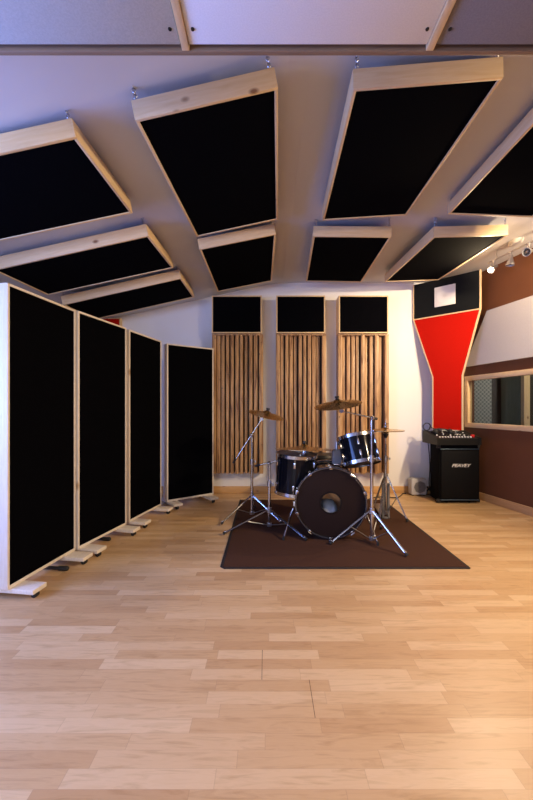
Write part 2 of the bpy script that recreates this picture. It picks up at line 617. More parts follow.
# ------------------------------------------------------------------ back wall: slatted diffusers and black boxes
spots = [(-.65, -.04, 'slatted brown wood wall panel nearest the folding screens', 'black wall box above the slatted panel nearest the screens'),
         (.115, .712, 'middle slatted brown wood wall panel behind the bass drum', 'black wall box above the middle slatted panel'),
         (.857, 1.462, 'slatted brown wood wall panel behind the tom and hi-hat', 'black wall box above the slatted panel behind the hi-hat')]
for k, (x0, x1, lab, lab2) in enumerate(spots):
    w = x1 - x0
    rnd = random.Random(11 + k)
    t = thing('slatted_diffuser', lab, 'diffuser', (x0, BACK, .265), (0, 0, 0), 'slatted wall panels')
    H = 1.665
    boxes('backing_board', [((.005, -.03, 0), (w - .005, -.002, H))], M['dark_board'], t, smooth=False)
    boxes('top_rail', [((0, -.155, H - .012), (w, -.03, H))], M['stained_slat'], t)
    bm = B()
    n = 11
    pitch = w / n
    for i in range(n):
        edge = i in (0, n - 1)
        dep = .15 if edge else (.15 - [0, .03, .055, .015, .0][rnd.randrange(5)])
        sw = pitch * (.86 if edge else (.55 + .2 * rnd.random()))
        xa = i * pitch if i < n - 1 else w - sw
        add_box(bm, (xa, -dep, 0), (xa + sw, -.03, H - .012), None, .002)
        if not edge and i % 2:      # thin lip beside the slat
            add_box(bm, (xa + sw + .001, -.085, 0), (xa + sw + .009, -.03, H - .012))
    obj('slats', bm, M['stained_slat'], t)
    # box
    t = thing('black_wall_box', lab2, 'acoustic panel', (x0, BACK, 1.937), (0, 0, 0), 'black boxes above the slatted panels')
    H, D, e = .447, .18, .014
    w2 = w - .016
    boxes('frame', [((0, -D, 0), (e, 0, H)), ((w2 - e, -D, 0), (w2, 0, H)), ((e, -D, 0), (w2 - e, 0, e)), ((e, -D, H - e), (w2 - e, 0, H))],
          M['pine_z'], t, bevel=.001)
    boxes('fabric_infill', [((e, -D + .004, e), (w2 - e, -.002, H - e))], M['black_fabric'], t, smooth=False)

# red panel peeping over the screens
t = thing('red_wall_panel', 'red cloth panel peeping over the screens in the far corner', 'acoustic panel', (-2.42, BACK, .3))
boxes('cloth', [((.012, -.05, 0), (.623, -.002, 1.838))], M['red_fabric'], t, smooth=False)
boxes('frame', [((0, -.055, 0), (.012, -.002, 1.85)), ((.623, -.055, 0), (.635, -.002, 1.85)), ((.012, -.055, 1.838), (.623, -.002, 1.85))], M['pine_z'], t)

# ------------------------------------------------------------------ right corner: black and red trap with speaker grille
t = thing('corner_acoustic_panel', 'black and red funnel-shaped panel across the corner behind the mixer', 'acoustic panel',
          (1.80, 4.38, 0), (0, 0, math.atan2(-.504, .535)))
# local x along the panel, local -y towards the room
W, d = .735, .03
z0, zt, zm, zb = .80, 2.56, 2.133, 1.418
a, b = .226, .558
mx = Matrix(((1, 0, 0, 0), (0, 0, 1, 0), (0, 1, 0, 0), (0, 0, 0, 1)))    # (x, z, y) -> (x, y, z)
e = .014
bm = B(); add_prism(bm, [(e, zm + .007), (W - e, zm + .007), (W - e, zt), (e, zt)], .004, d, mx); obj('black_cloth', bm, M['charcoal_fabric'], t, smooth=False)
bm = B(); add_prism(bm, [(a + e, z0), (b - e, z0), (b - e, zb), (W - e, zm - .007), (e, zm - .007), (a + e, zb)], .004, d, mx); obj('red_cloth', bm, M['red_fabric'], t, smooth=False)
bm = B()
add_prism(bm, [(0, zm), (e, zm), (e, zt), (0, zt)], 0, d, mx)
add_prism(bm, [(W - e, zm), (W, zm), (W, zt), (W - e, zt)], 0, d, mx)
add_prism(bm, [(e, zm - .007), (W - e, zm - .007), (W - e, zm + .007), (e, zm + .007)], 0, d, mx)
add_prism(bm, [(a, z0), (a + e, z0), (a + e, zb), (e, zm), (0, zm), (a, zb)], 0, d, mx)
add_prism(bm, [(b - e, z0), (b, z0), (b, zb), (W, zm), (W - e, zm), (b - e, zb)], 0, d, mx)
obj('frame', bm, M['pine_z'], t, smooth=False)
g = boxes('speaker_grille', [((.256, -.012, 2.236), (.482, .004, 2.466))], M['grille_white'], t, bevel=.004)
bm = B()
add_lathe(bm, [(0, -.001), (.085, -.001), (.085, .001), (0, .001)], Matrix.Translation((.369, -.0125, 2.351)) @ Matrix.Rotation(PI / 2, 4, 'X'), 32)
add_lathe(bm, [(0, -.003), (.018, -.002), (.018, .001), (0, .001)], Matrix.Translation((.369, -.0125, 2.351)) @ Matrix.Rotation(PI / 2, 4, 'X'), 16)
obj('grille_ring', bm, M['grille_white'], g)

# pale panel on the brown wall
bm = B()
poly = [(4.28 * WS, 1.543), (2.5 * WS, 1.543), (2.5 * WS, 2.128), (3.955 * WS, 2.128)]
add_prism(bm, poly, .002, .035, mx)
tag(obj('pale_wall_panel', bm, M['panel_cloth'], loc=WALL_ORG, rot=(0, 0, WALL_ROT), smooth=False),
    'pale grey slanted-end cloth panel on the brown wall above the window', 'acoustic panel')

# ------------------------------------------------------------------ folding screens (gobos)
GW = .552
gob = [((-1.403, 1.929), (-1.327, 2.477), 'nearest and tallest-looking black screen, its white end board facing the camera'),
       ((-1.314, 2.484), (-1.191, 3.008), 'second black screen from the camera in the row of four'),
       ((-1.186, 3.080), (-1.070, 3.612), 'third black screen from the camera, narrowest-looking of the row'),
       ((-1.045, 3.739), (-.611, 4.069), 'farthest black screen, turned to face the camera beside the slatted panel')]
proto = None
for (p0, p1, lab) in gob:
    ang = math.atan2(p1[1] - p0[1], p1[0] - p0[0])
    if proto is None:
        t = thing('acoustic_screen', lab, 'screen', (*p0, 0), (0, 0, ang), 'black acoustic screens')
        proto = t
        zb, zt, e, D = .062, 1.73, .014, .10
        boxes('side_board', [((0, 0, zb), (e, D, zt))], M['whitewood'], t, bevel=.0015)
        boxes('side_board', [((GW - e, 0, zb), (GW, D, zt))], M['whitewood'], t, bevel=.0015)
        boxes('top_board', [((e, 0, zt - e), (GW - e, D, zt))], M['whitewood'], t, bevel=.0015)
        boxes('bottom_board', [((e, 0, zb), (GW - e, D, zb + .018))], M['whitewood'], t, bevel=.0015)
        boxes('fabric_infill', [((e, .004, zb + .018), (GW - e, D - .004, zt - e))], M['black_fabric'], t, smooth=False)
        for xf in (.015, GW - .115):
            f = boxes('foot_plank', [((xf, -.14, .037), (xf + .10, D + .14, .0615))], M['whitewood'], t, bevel=.002)
            for yy in (-.11, D + .11):
                bm = B()
                add_rod(bm, (xf + .038, yy, .018), (xf + .062, yy, .018), .018, seg=16)
                add_box(bm, (xf + .034, yy - .010, .018), (xf + .038, yy + .012, .037))
                add_box(bm, (xf + .062, yy - .010, .018), (xf + .066, yy + .012, .037))
                obj('caster', bm, M['rubber'], f)
    else:
        t = copy_tree(proto)
        t.location = (*p0, 0)
        t.rotation_euler = (0, 0, ang)
        t['label'] = lab

# equipment stand behind the screens; the ends of its two floor bars poke out underneath
org = V((-1.62, 2.60, 0))
t = thing('equipment_stand', 'black equipment stand hidden behind the screens, two bar ends poking out below', 'stand', org)
for e0, e1 in ((V((-1.292, 2.295, .016)), V((-1.95, 2.36, .016))), (V((-1.246, 2.81, .016)), V((-1.90, 2.87, .016)))):
    p0, p1 = e0 - org, e1 - org
    bm = B(); add_rod(bm, p0, p1, .011); fb = obj('floor_bar', bm, M['black_metal'], t)
    d_ = (p1 - p0).normalized()
    for p, k in ((p0, 1), (p1, -1)):
        bm = B(); add_rod(bm, p - d_ * .004 * k, p + d_ * .05 * k, .0155, .014); add_ball(bm, p - d_ * .004 * k, .0155); obj('end_cap', bm, M['rubber'], fb)
    m_ = p0 + (p1 - p0) * .62
    bm = B(); add_rod(bm, m_, m_ + V((0, 0, .75)), .012); obj('upright', bm, M['black_metal'], t)
bm = B(); add_rod(bm, (-.09 + .0, -.27, .70), (-.04, .25, .70), .010); obj('cross_bar', bm, M['black_metal'], t)

# ------------------------------------------------------------------ rug
t = thing('rug', 'dark brown rug with a darker bound edge under the drum kit', 'rug', (.515, 3.19, 0))
bm = B(); add_box(bm, (-.80, -.85, 0), (.80, .85, .008)); obj('pile', bm, M['rug_pile'], t, smooth=False)
bm = B()
c = .03
o_ = [(-.82, -.87 + c), (-.82 + c, -.87), (.82 - c * .3, -.87), (.82, -.87 + c * .3), (.82, .87), (-.82, .87)]
add_prism(bm, o_, 0, .005)
obj('bound_edge', bm, M['rug_edge'], t, smooth=False)
RZ = .008


# ------------------------------------------------------------------ drum kit
def add_lug(bm, R, ang, za, zb_, w=.009):
    m = Matrix.Rotation(ang, 4, 'Z')
    add_box(bm, (R - .002, -w, min(za, zb_)), (R + .016, w, max(za, zb_)), m, .004)


def make_tom(name, label, R, dep, loc, rot, n=6):
    t = thing(name, label, 'drum', loc, rot)
    bm = B(); add_lathe(bm, [(R, -dep / 2 + .01), (R, dep / 2 - .01), (R - .008, dep / 2 - .01), (R - .008, -dep / 2 + .01)], None, 48, True); obj('shell', bm, M['black_lacquer'], t)
    for nm, s, hm in (('top_hoop', 1, M['chrome']), ('bottom_hoop', -1, M['chrome'])):
        z = s * dep / 2
        bm = B()
        add_lathe(bm, [(R + .004, z - s * .020), (R + .007, z - s * .020), (R + .007, z + s * .006), (R + .011, z + s * .007), (R + .004, z + s * .009)], None, 48, True)
        obj(nm, bm, hm, t)
    bm = B(); add_lathe(bm, [(0, dep / 2 + .001), (R + .003, dep / 2 - .001), (R + .003, dep / 2 - .006), (0, dep / 2 - .004)], None, 48); obj('batter_head', bm, M['clear_head'], t)
    bm = B(); add_lathe(bm, [(0, -dep / 2 - .001), (R + .003, -dep / 2 + .001), (R + .003, -dep / 2 + .006), (0, -dep / 2 + .004)], None, 48); obj('resonant_head', bm, M['black_head'], t)
    for i in range(n):
        a = 2 * PI * (i + .35) / n
        for s in (1, -1):
            bm = B()
            add_lug(bm, R, a, s * (dep / 2 - .045), s * (dep / 2 - .095))
            m = Matrix.Rotation(a, 4, 'Z')
            add_rod(bm, m @ V((R + .011, 0, s * (dep / 2 - .05))), m @ V((R + .011, 0, s * (dep / 2 + .010))), .003, seg=6)
            add_box(bm, (R + .006, -.005, s * dep / 2 - .004), (R + .016, .005, s * dep / 2 + .010), m)
            obj('lug', bm, M['chrome'], t)
    return t


# bass drum: local z is the drum's axis, pointing at the audience
BD = V((.508, 2.82, .292 + RZ))
BR, BL = .264, .38
yaw = math.radians(-4)
axis = V((-math.sin(-yaw) * 1, -math.cos(yaw), 0))
bd = thing('bass_drum', 'black bass drum with a round port hole in its dark front head', 'drum', (BD.x, BD.y, RZ))
bm_m = Matrix.Translation((0, 0, .292)) @ axis.to_track_quat('Z', 'Y').to_matrix().to_4x4()
bm = B(); add_lathe(bm, [(BR, -BL), (BR, 0), (BR - .01, 0), (BR - .01, -BL)], bm_m, 64, True); obj('shell', bm, M['black_lacquer'], bd)
for nm, za, zb_ in (('front_hoop', -.028, .022), ('rear_hoop', -BL - .022, -BL + .028)):
    bm = B(); add_lathe(bm, [(BR + .006, za + .004), (BR + .009, za), (BR + .017, za), (BR + .020, za + .005), (BR + .020, zb_ - .005), (BR + .0175, zb_ - .001), (BR + .012, zb_), (BR + .008, zb_ - .001), (BR + .006, zb_ - .005)], bm_m, 64, True); h = obj(nm, bm, M['hoop_lacquer'], bd)
    bm = B(); add_lathe(bm, [(BR + .0195, za + .015), (BR + .0208, za + .015), (BR + .0208, zb_ - .015), (BR + .0195, zb_ - .015)], bm_m, 64, True); obj('hoop_inlay', bm, M['chrome'], h)
hx, hy = 0., 0.
bm = B()
add_lathe(bm, [(.083, .006), (BR + .004, .004), (BR + .005, -.004), (.083, .002)], bm_m, 64, True)
obj('front_head', bm, M['black_head'], bd)
bm = B(); add_lathe(bm, [(.078, .004), (.091, .004), (.091, .009), (.078, .009)], bm_m, 48, True); obj('port_ring', bm, M['black_lacquer'], bd)
bm = B(); add_lathe(bm, [(0, -BL - .004), (BR + .004, -BL - .002), (BR + .004, -BL + .003), (0, -BL + .001)], bm_m, 48); obj('batter_head', bm, M['clear_head'], bd)
for i in range(10):
    a = 2 * PI * (i + .5) / 10
    mm = bm_m @ Matrix.Rotation(a, 4, 'Z')
    bm = B()
    add_box(bm, (BR + .002, -.012, .012), (BR + .026, .012, .028), mm, .003)
    add_box(bm, (BR + .019, -.010, -.02), (BR + .026, .010, .014), mm, .002)
    add_rod(bm, mm @ V((BR + .018, 0, .045)), mm @ V((BR + .018, 0, -.10)), .003, seg=6)
    add_rod(bm, mm @ V((BR + .018, -.018, .045)), mm @ V((BR + .018, .018, .045)), .004, seg=6)
    add_box(bm, (BR - .002, -.009, -.16), (BR + .020, .009, -.09), mm, .003)
    obj('tension_claw', bm, M['chrome'], bd)
# pillow lying in the drum, seen through the port
bm = B()
add_lathe(bm, [(0, -.10), (.06, -.097), (.11, -.085), (.15, -.05), (.16, 0), (.15, .05), (.11, .085), (.06, .097), (0, .10)], bm_m @ Matrix.Translation((0, 0, -.21)) @ Matrix.Rotation(PI / 2, 4, 'Y'), 20)
low = V((0, 0, -.135))
for v in bm.verts:
    v.co.z = (v.co.z - .292) * .62 + .292 - .125
    v.co.x = v.co.x * .8
tag(obj('pillow', bm, M['pillow_cloth'], loc=(BD.x, BD.y, RZ)), 'blue-grey pillow inside the bass drum, seen through its port hole', 'pillow')
# spurs
for s, tip in ((-1, V((.135, 2.81, RZ))), (1, V((.845, 2.70, RZ)))):
    q = tip - V((BD.x, BD.y, RZ))
    st = bm_m @ V((s * -1 * 0, 0, -.09))
    side = V((s * math.cos(yaw), s * math.sin(yaw), 0))
    st = st + side * (BR + .012) + V((0, 0, -.035))
    st.z = .25
    mid = st + V((s * .035, -.005, -.07)) if s < 0 else st + V((s * .02, -.005, -.07))
    bm = B()
    add_tube(bm, smooth_pts([st, mid, (mid + q) / 2 + V((0, 0, .01)), q + V((0, 0, .012))], 5), .0075, 8)
    add_box(bm, st - V((.022, .03, .03)), st + V((.018, .03, .03)), None, .006)
    sp_ = obj('spur', bm, M['chrome'], bd)
    bm = B(); add_rod(bm, q + V((0, 0, .0)), q + V((0, 0, .03)), .010, .009); obj('rubber_foot', bm, M['rubber'], sp_)

# tom holder on top of the bass drum
top = V((.595, 3.02, RZ + .292 + BR))
th = thing('tom_holder', 'metal tom holder block on top of the bass drum beside the mounted tom', 'holder', top)
bm = B(); add_box(bm, (-.03, -.035, -.004), (.03, .035, .02), None, .006); obj('base_plate', bm, M['chrome'], th)
bm = B(); add_rod(bm, (0, 0, .015), (0, 0, .20), .012); obj('post', bm, M['dull_chrome'], th)
bm = B(); add_box(bm, (-.038, -.03, .015), (.038, .03, .135), None, .008); obj('clamp_block', bm, M['plastic_grey'], th)
bm = B(); add_tube(bm, smooth_pts([(.0, 0, .17), (.02, -.01, .185), (.045, -.02, .18)], 5), .008); obj('holder_arm', bm, M['chrome'], th)

make_tom('rack_tom', 'black rack tom tilted over the bass drum with its dark underside showing', .152, .228, (.768, 2.97, .698),
         Euler((math.radians(-18), math.radians(-8), 0)), 6)
make_tom('floor_tom', 'black floor tom with chrome lugs, standing lower than the rack tom', .172, .33, (.255, 3.10, .485),
         Euler((math.radians(2), math.radians(3), 0)), 6)

# drum throne behind
t = thing('drum_throne', 'round black drum seat behind the bass drum', 'stool', (.56, 3.62, RZ))
bm = B(); add_lathe(bm, [(0, .50), (.13, .50), (.15, .515), (.155, .55), (.14, .575), (0, .585)], None, 32); obj('seat', bm, M['seat_vinyl'], t)
bm = B(); add_rod(bm, (0, 0, .10), (0, 0, .50), .013); obj('post', bm, M['dull_chrome'], t)
for k in range(3):
    a = 2 * PI * k / 3 + .5
    q = V((.2 * math.cos(a), .2 * math.sin(a), .012))
    bm = B(); add_rod(bm, (0, 0, .27), q, .008); lg = obj('leg', bm, M['dull_chrome'], t)
    bm = B(); add_rod(bm, q - V((q.x * .1, q.y * .1, -.016)), q + V((q.x * .08, q.y * .08, -.002)), .010); obj('rubber_foot', bm, M['rubber'], lg)


# --- stands
def make_stand(name, label, base, feet, apex, low, top, boom=None, r=(.013, .010), group='drum hardware stands'):
    """base: floor point under the pole; feet: world xy of leg tips; apex: collar height; low: brace collar height"""
    base = V(base)
    t = thing(name, label, 'stand', base, (0, 0, 0), group)
    mid = apex + (top - apex) * .55
    bm = B(); add_rod(bm, (0, 0, low - .01), (0, 0, mid), r[0], seg=14); obj('lower_tube', bm, M['chrome'], t)
    bm = B(); add_rod(bm, (0, 0, mid - .01), (0, 0, top), r[1], seg=14); obj('upper_tube', bm, M['chrome'], t)
    bm = B()
    add_rod(bm, (0, 0, mid - .025), (0, 0, mid + .025), r[0] + .006)
    add_rod(bm, (0, 0, mid), (.035, -.01, mid), .005, seg=6)
    add_box(bm, (.030, -.014, mid - .012), (.040, -.004, mid + .012), None, .002)
    obj('height_clamp', bm, M['dull_chrome'], t)
    bm = B()
    add_rod(bm, (0, 0, apex - .02), (0, 0, apex + .02), r[0] + .008)
    obj('leg_collar', bm, M['dull_chrome'], t)
    bm = B()
    add_rod(bm, (0, 0, low - .014), (0, 0, low + .014), r[0] + .008)
    obj('brace_collar', bm, M['dull_chrome'], t)
    for fx, fy in feet:
        q = V((fx, fy, base.z + .012)) - base
        n = V((q.x, q.y, 0)).normalized()
        sd = V((-n.y, n.x, 0)) * .006
        bm = B()
        for s in (-1, 1):
            add_rod(bm, n * .015 + sd * s + V((0, 0, apex)), q * .95 + sd * s + V((0, 0, apex * .05)), .0045, seg=8)
        add_box(bm, V((-.008, -.008, -.012)) + q * .955 + V((0, 0, apex * .05)), V((.008, .008, .012)) + q * .955 + V((0, 0, apex * .05)), None, .003)
        lg = obj('leg', bm, M['chrome'], t)
        bm = B()
        add_rod(bm, q * .94 + V((0, 0, apex * .06)), q + V((0, 0, -.002)), .011, .013, seg=10)
        obj('rubber_foot', bm, M['rubber'], lg)
        bm = B()
        add_rod(bm, n * .018 + V((0, 0, low)), q * .5 + V((0, 0, apex * .5)), .004, seg=8)
        obj('brace', bm, M['dull_chrome'], t)
    if boom:
        a, b, piv = [V(p) - base for p in boom]        # rear end, tilter end, pivot
        bm = B(); add_rod(bm, a, b, .007, seg=10); bo = obj('boom_arm', bm, M['chrome'], t)
        dd = (a - b).normalized()
        bm = B(); add_rod(bm, a - dd * .035, a + dd * .012, .010, seg=10); obj('boom_grip', bm, M['rubber'], bo)
        bm = B()
        add_ball(bm, piv, .017)
        add_rod(bm, piv - V((.0, .03, 0)), piv + V((0, .03, 0)), .008, seg=8)
        add_box(bm, piv + V((-.010, -.045, -.003)), piv + V((.010, -.028, .003)), None, .002)
        obj('boom_clamp', bm, M['chrome'], t)
    return t


def make_cymbal(name, label, R, center, rot, post, seat_dir=None):
    """thin lathe with bell; center = bell base; rot = euler; post = rod length below the bell (the tilter)"""
    t = thing(name, label, 'cymbal', center, rot, 'cymbals')
    th = .0022
    up = [(.006, .024), (.014, .0225), (.030, .014), (.042, .004), (.06, .001), (R * .6, -.009), (R, -.020)]
    dn = [(r, z - th) for r, z in up[::-1]]
    bm = B(); add_lathe(bm, up + dn, None, 56, True); obj('cymbal_disc', bm, M['bronze'], t)
    bm = B(); add_lathe(bm, [(.005, .0245), (.014, .0245), (.014, .031), (.005, .031)], None, 16, True); obj('felt_washer', bm, M['rubber'], t)
    bm = B()
    add_rod(bm, (0, 0, .031), (0, 0, .042), .007, seg=10)
    add_box(bm, (-.017, -.003, .034), (.017, .003, .048), None, .003)
    obj('wing_nut', bm, M['black_metal'], t)
    return t


def tilter(stand, base, tip, center, rot):
    """the threaded post and ratchet that carry a cymbal"""
    base = V(base)
    m = Euler(rot).to_matrix()
    c0 = V(center) + m @ V((0, 0, .040)) - base
    c1 = V(center) + m @ V((0, 0, -.03)) - base
    c2 = V(tip) - base
    bm = B()
    add_rod(bm, c0, c1, .004, seg=8)
    add_rod(bm, c1, c2, .006, seg=8)
    mm, _ = frame_to(c2 - V((0, .02, 0)), c2 + V((0, .02, 0)))
    add_lathe(bm, [(0, 0), (.016, 0), (.018, .02), (.016, .04), (0, .04)], mm, 14)
    add_rod(bm, c1 - (c0 - c1).normalized() * .004, c1 + (c0 - c1).normalized() * .01, .012, seg=12)
    obj('tilter', bm, M['chrome'], stand)


# far stand by the screens: boom up to the small crash
b0 = V((-.137, 3.36, 0))
piv = V((-.137, 3.33, .80))
cr = (math.radians(9), math.radians(13), 0)
cc = V((.005, 3.33, 1.003))
st = make_stand('cymbal_stand', 'rear boom stand holding the small crash cymbal near the screens', (b0.x, b0.y, 0 + RZ),
                [(-.405, 3.17), (.14, 3.19), (-.12, 3.70)], .215, .055, .80,
                ((-.305, 3.33, .545), (-.045, 3.33, .945), piv))
make_cymbal('crash_cymbal', 'small bronze crash cymbal on the boom stand nearest the screens', .172, cc, cr, .03)
tilter(st, (b0.x, b0.y, RZ), (-.045, 3.33, .945), cc, cr)

# front stand: short boom to the ride over the floor tom
b1 = V((.024, 3.08, RZ))
piv = V((.024, 3.07, .575))
rr = (math.radians(-3.5), math.radians(1), 0)
rc = V((.322, 3.02, .722))
st = make_stand('cymbal_stand', 'low boom stand in front of the floor tom, carrying the ride cymbal', b1,
                [(-.355, 2.925), (.315, 2.79), (.06, 3.50)], .16, .035, .575,
                ((-.09, 3.09, .548), (.31, 3.02, .655), piv))
make_cymbal('ride_cymbal', 'wide flat bronze ride cymbal low behind the bass drum and floor tom', .25, rc, rr, .03)
tilter(st, b1, (.31, 3.02, .655), rc, rr)

# audience-side stand: boom to the big crash
b2 = V((.81, 2.74, RZ))
piv = V((.81, 2.73, .974))
kr = (math.radians(10), math.radians(-9), 0)
kc = V((.545, 2.73, 1.094))
st = make_stand('cymbal_stand', 'tall front boom stand beside the bass drum, holding the higher crash cymbal', b2,
                [(.985, 2.49), (.485, 2.715), (.985, 3.06)], .252, .04, .978,
                ((.838, 2.73, .968), (.572, 2.73, 1.028), piv))
make_cymbal('crash_cymbal', 'higher bronze crash cymbal tilted above the rack tom', .182, kc, kr, .03)
tilter(st, b2, (.572, 2.73, 1.028), kc, kr)

# hi-hat
hb = V((1.125, 3.36, RZ))
t = make_stand('hi_hat_stand', 'hi-hat stand with a foot pedal at the wall side of the kit', hb,
               [(1.285, 3.24), (1.00, 3.18), (1.05, 3.56)], .40, .06, .70, None, (.013, .009))
bm = B(); add_rod(bm, (0, 0, .69), (0, 0, .93), .0035, seg=8); obj('pull_rod', bm, M['chrome'], t)
pd = boxes('pedal_footboard', [((-.045, .03, .02), (.045, .27, .032))], M['dull_chrome'], t, bevel=.004)
pd.rotation_euler = (math.radians(9), 0, 0)
boxes('pedal_frame', [((-.036, -.012, .0), (-.016, .012, .32)), ((.016, -.012, .0), (.036, .012, .32)), ((-.036, -.012, .31), (.036, .012, .335)), ((-.034, -.012, 0), (.034, .03, .012))], M['plastic_grey'], t, bevel=.002)
h = thing('hi_hat_cymbals', 'pair of bronze hi-hat cymbals on the stand closest to the wall heater', 'cymbal', (hb.x, hb.y, .842), (math.radians(1), 0, 0), 'cymbals')
R = .168
up = [(.005, .026), (.014, .025), (.03, .016), (.042, .008), (R * .6, .004), (R, 0)]
bm = B(); add_lathe(bm, up + [(r, z - .002) for r, z in up[::-1]], None, 56, True); obj('top_cymbal', bm, M['bronze'], h)
bm = B(); add_lathe(bm, [(r, -z - .004) for r, z in up] + [(r, -z - .006) for r, z in up[::-1]], None, 56, True); obj('bottom_cymbal', bm, M['bronze'], h)
bm = B(); add_lathe(bm, [(.004, .026), (.013, .026), (.013, .04), (.008, .044), (.008, .07), (.004, .07)], None, 16, True); add_rod(bm, (.006, 0, .058), (.026, 0, .058), .004, seg=6); obj('clutch', bm, M['chrome'], h)
bm = B(); add_lathe(bm, [(.012, -.033), (.030, -.036), (.018, -.06), (.012, -.075)], None, 20, True); obj('seat_cup', bm, M['black_metal'], h)

# ------------------------------------------------------------------ corner: speaker cabinet, mixer, heater, cables
CX0, CX1, CY0, CY1 = 1.898, 2.350, 3.91, 4.20
t = thing('speaker_cabinet', 'black carpeted speaker cabinet with a silver logo, standing in the corner', 'speaker', ((CX0 + CX1) / 2, CY0, 0))
w = (CX1 - CX0) / 2
bm = B()
add_prism(bm, [(-w, .012), (w, .012), (w - .075, CY1 - CY0), (-w + .03, CY1 - CY0)], .012, .645)
es = [e_ for e_ in bm.edges]
bmesh.ops.bevel(bm, geom=es, offset=.012, segments=3, profile=.5, affect='EDGES')
obj('body', bm, M['black_carpet'], t)
boxes('front_grille', [((-w + .02, -.004, .055), (w - .02, .016, .585))], M['speaker_mesh'], t, bevel=.006)
boxes('trim_strip', [((-w + .015, -.006, .594), (w - .015, .014, .603))], M['steel_blue_trim'], t, bevel=.002)
boxes('trim_strip', [((-w + .015, -.006, .035), (w - .015, .014, .046))], M['steel_blue_trim'], t, bevel=.002)
bm = B()
for sx in (-1, 1):
    for z in (.03, .625):
        add_box(bm, (sx * w - .022, .006, z - .018), (sx * w + .022 * 0 + (.001 if sx > 0 else .022), .03, z + .018), None, .004) if sx < 0 else add_box(bm, (w - .022, .006, z - .018), (w + .001, .03, z + .018), None, .004)
obj('corner_caps', bm, M['rubber'], t)
bm = B()
for sx in (-1, 1):
    for yy in (.05, .24):
        add_lathe(bm, [(0, 0), (.016, 0), (.018, .015), (0, .015)], Matrix.Translation((sx * (w - .1), yy, 0)), 12)
obj('rubber_feet', bm, M['rubber'], t)
# logo: slanted capitals
cu = bpy.data.curves.new('logo_badge', 'FONT')
cu.body = 'PEAVEY'
cu.size = .062
cu.shear = .35
cu.offset = .0008
cu.extrude = .002
cu.space_character = .95
cu.align_x = 'CENTER'
tmp = bpy.data.objects.new('logo_badge', cu)
C.objects.link(tmp)
dg = bpy.context.evaluated_depsgraph_get()
me = bpy.data.meshes.new_from_object(tmp.evaluated_get(dg))
bpy.data.objects.remove(tmp)
lo = bpy.data.objects.new('logo_badge', me)
me.materials.clear(); me.materials.append(M['logo_silver'])
C.objects.link(lo)
lo.parent = t
lo.rotation_euler = (PI / 2, 0, 0)
lo.scale = (.98, .80, 1)
lo.location = (.005, -.0055, .402)

# mixer: a wedge on the cabinet
mz = .647
t = thing('mixing_console', 'dark mixing console with white knobs on top of the speaker cabinet', 'mixer', (2.088, 3.86, mz))
mxw = .228
prof = [(0, 0), (.36, 0), (.36, .135), (.30, .135), (0, .072)]
bm = B()
add_prism(bm, prof, -mxw + .012, mxw - .012, Matrix(((0, 0, 1, 0), (1, 0, 0, 0), (0, 1, 0, 0), (0, 0, 0, 1))))
obj('body', bm, M['mixer_black'], t, smooth=False)
for s in (-1, 1):
    bm = B()
    add_prism(bm, [(-.006, -.0), (.362, 0), (.362, .140), (.30, .140), (-.006, .078)], s * mxw - .012, s * mxw + .012, Matrix(((0, 0, 1, 0), (1, 0, 0, 0), (0, 1, 0, 0), (0, 0, 0, 1))))
    obj('end_cheek', bm, M['mixer_grey'], t, smooth=False)
sl = math.atan2(.063, .30)
pm = Matrix.Translation((0, 0, .072)) @ Matrix.Rotation(sl, 4, 'X')
for i in range(13):
    x = -.19 + i * .0305
    bm = B(); add_box(bm, (x - .007, .03, .0), (x + .007, .05, .012), pm, .002); obj('fader_cap', bm, M['knob_red'] if i == 12 else M['knob_white'], t)
for i in range(12):
    for j in range(4):
        x = -.19 + i * .0305
        y = .11 + j * .042
        bm = B(); add_lathe(bm, [(.007, 0), (.0075, .012), (.006, .014), (0, .014)], pm @ Matrix.Translation((x, y, 0)), 10)
        obj('knob', bm, M['knob_white'] if (i * 3 + j) % 5 == 0 else M['mixer_grey'], t)
bm = B(); add_box(bm, (.168, .06, .0), (.205, .085, .022), pm, .003); obj('red_button', bm, M['knob_red'], t)
boxes('display', [((.03, .12, .0), (.10, .16, .004))], M['knob_white'], t).matrix_local = pm @ Matrix.Translation((0, 0, .002))

# headphones and leads on the mixer
t = thing('headphones', 'black headphones lying on the back of the mixing console', 'headphones', (1.99, 4.015, mz + .108))
bm = B()
add_tube(bm, smooth_pts([(-.085, .02, .025), (-.075, .05, .045), (0, .09, .055), (.075, .05, .045), (.085, .02, .025)], 6), .008)
obj('headband', bm, M['rubber'], t)
for s in (-1, 1):
    mm = Matrix.Translation((s * .085, .0, .022)) @ Matrix.Rotation(PI / 2 * .8, 4, 'Y')
    bm = B(); add_lathe(bm, [(0, -.018), (.03, -.018), (.038, -.006), (.038, .006), (.03, .018), (0, .018)], mm, 20); obj('ear_cup', bm, M['rubber'], t)
bm = B()
pts = [(1.853, 4.10, mz + .20)]
loop = []
for i in range(25):
    a = 2 * PI * i / 12
    loop.append((1.868 + .042 * math.cos(a), 4.14 + .004 * i / 6, mz + .185 + .042 * math.sin(a) - .0 * i))
loop += [(1.95, 4.13, mz + .16), (2.05, 4.02, mz + .128), (2.15, 3.98, mz + .118), (2.21, 3.99, mz + .118)]
add_tube(bm, smooth_pts(loop, 3), .005, 6)
tag(obj('coiled_lead', bm, M['rubber']), 'thin black lead coiled in a loop at the console end nearest the drums', 'cable')

def cable(name, label, pts, r=.0055):
    bm = B(); add_tube(bm, smooth_pts(pts, 7), r, 7)
    return tag(obj(name, bm, M['rubber']), label, 'cable')


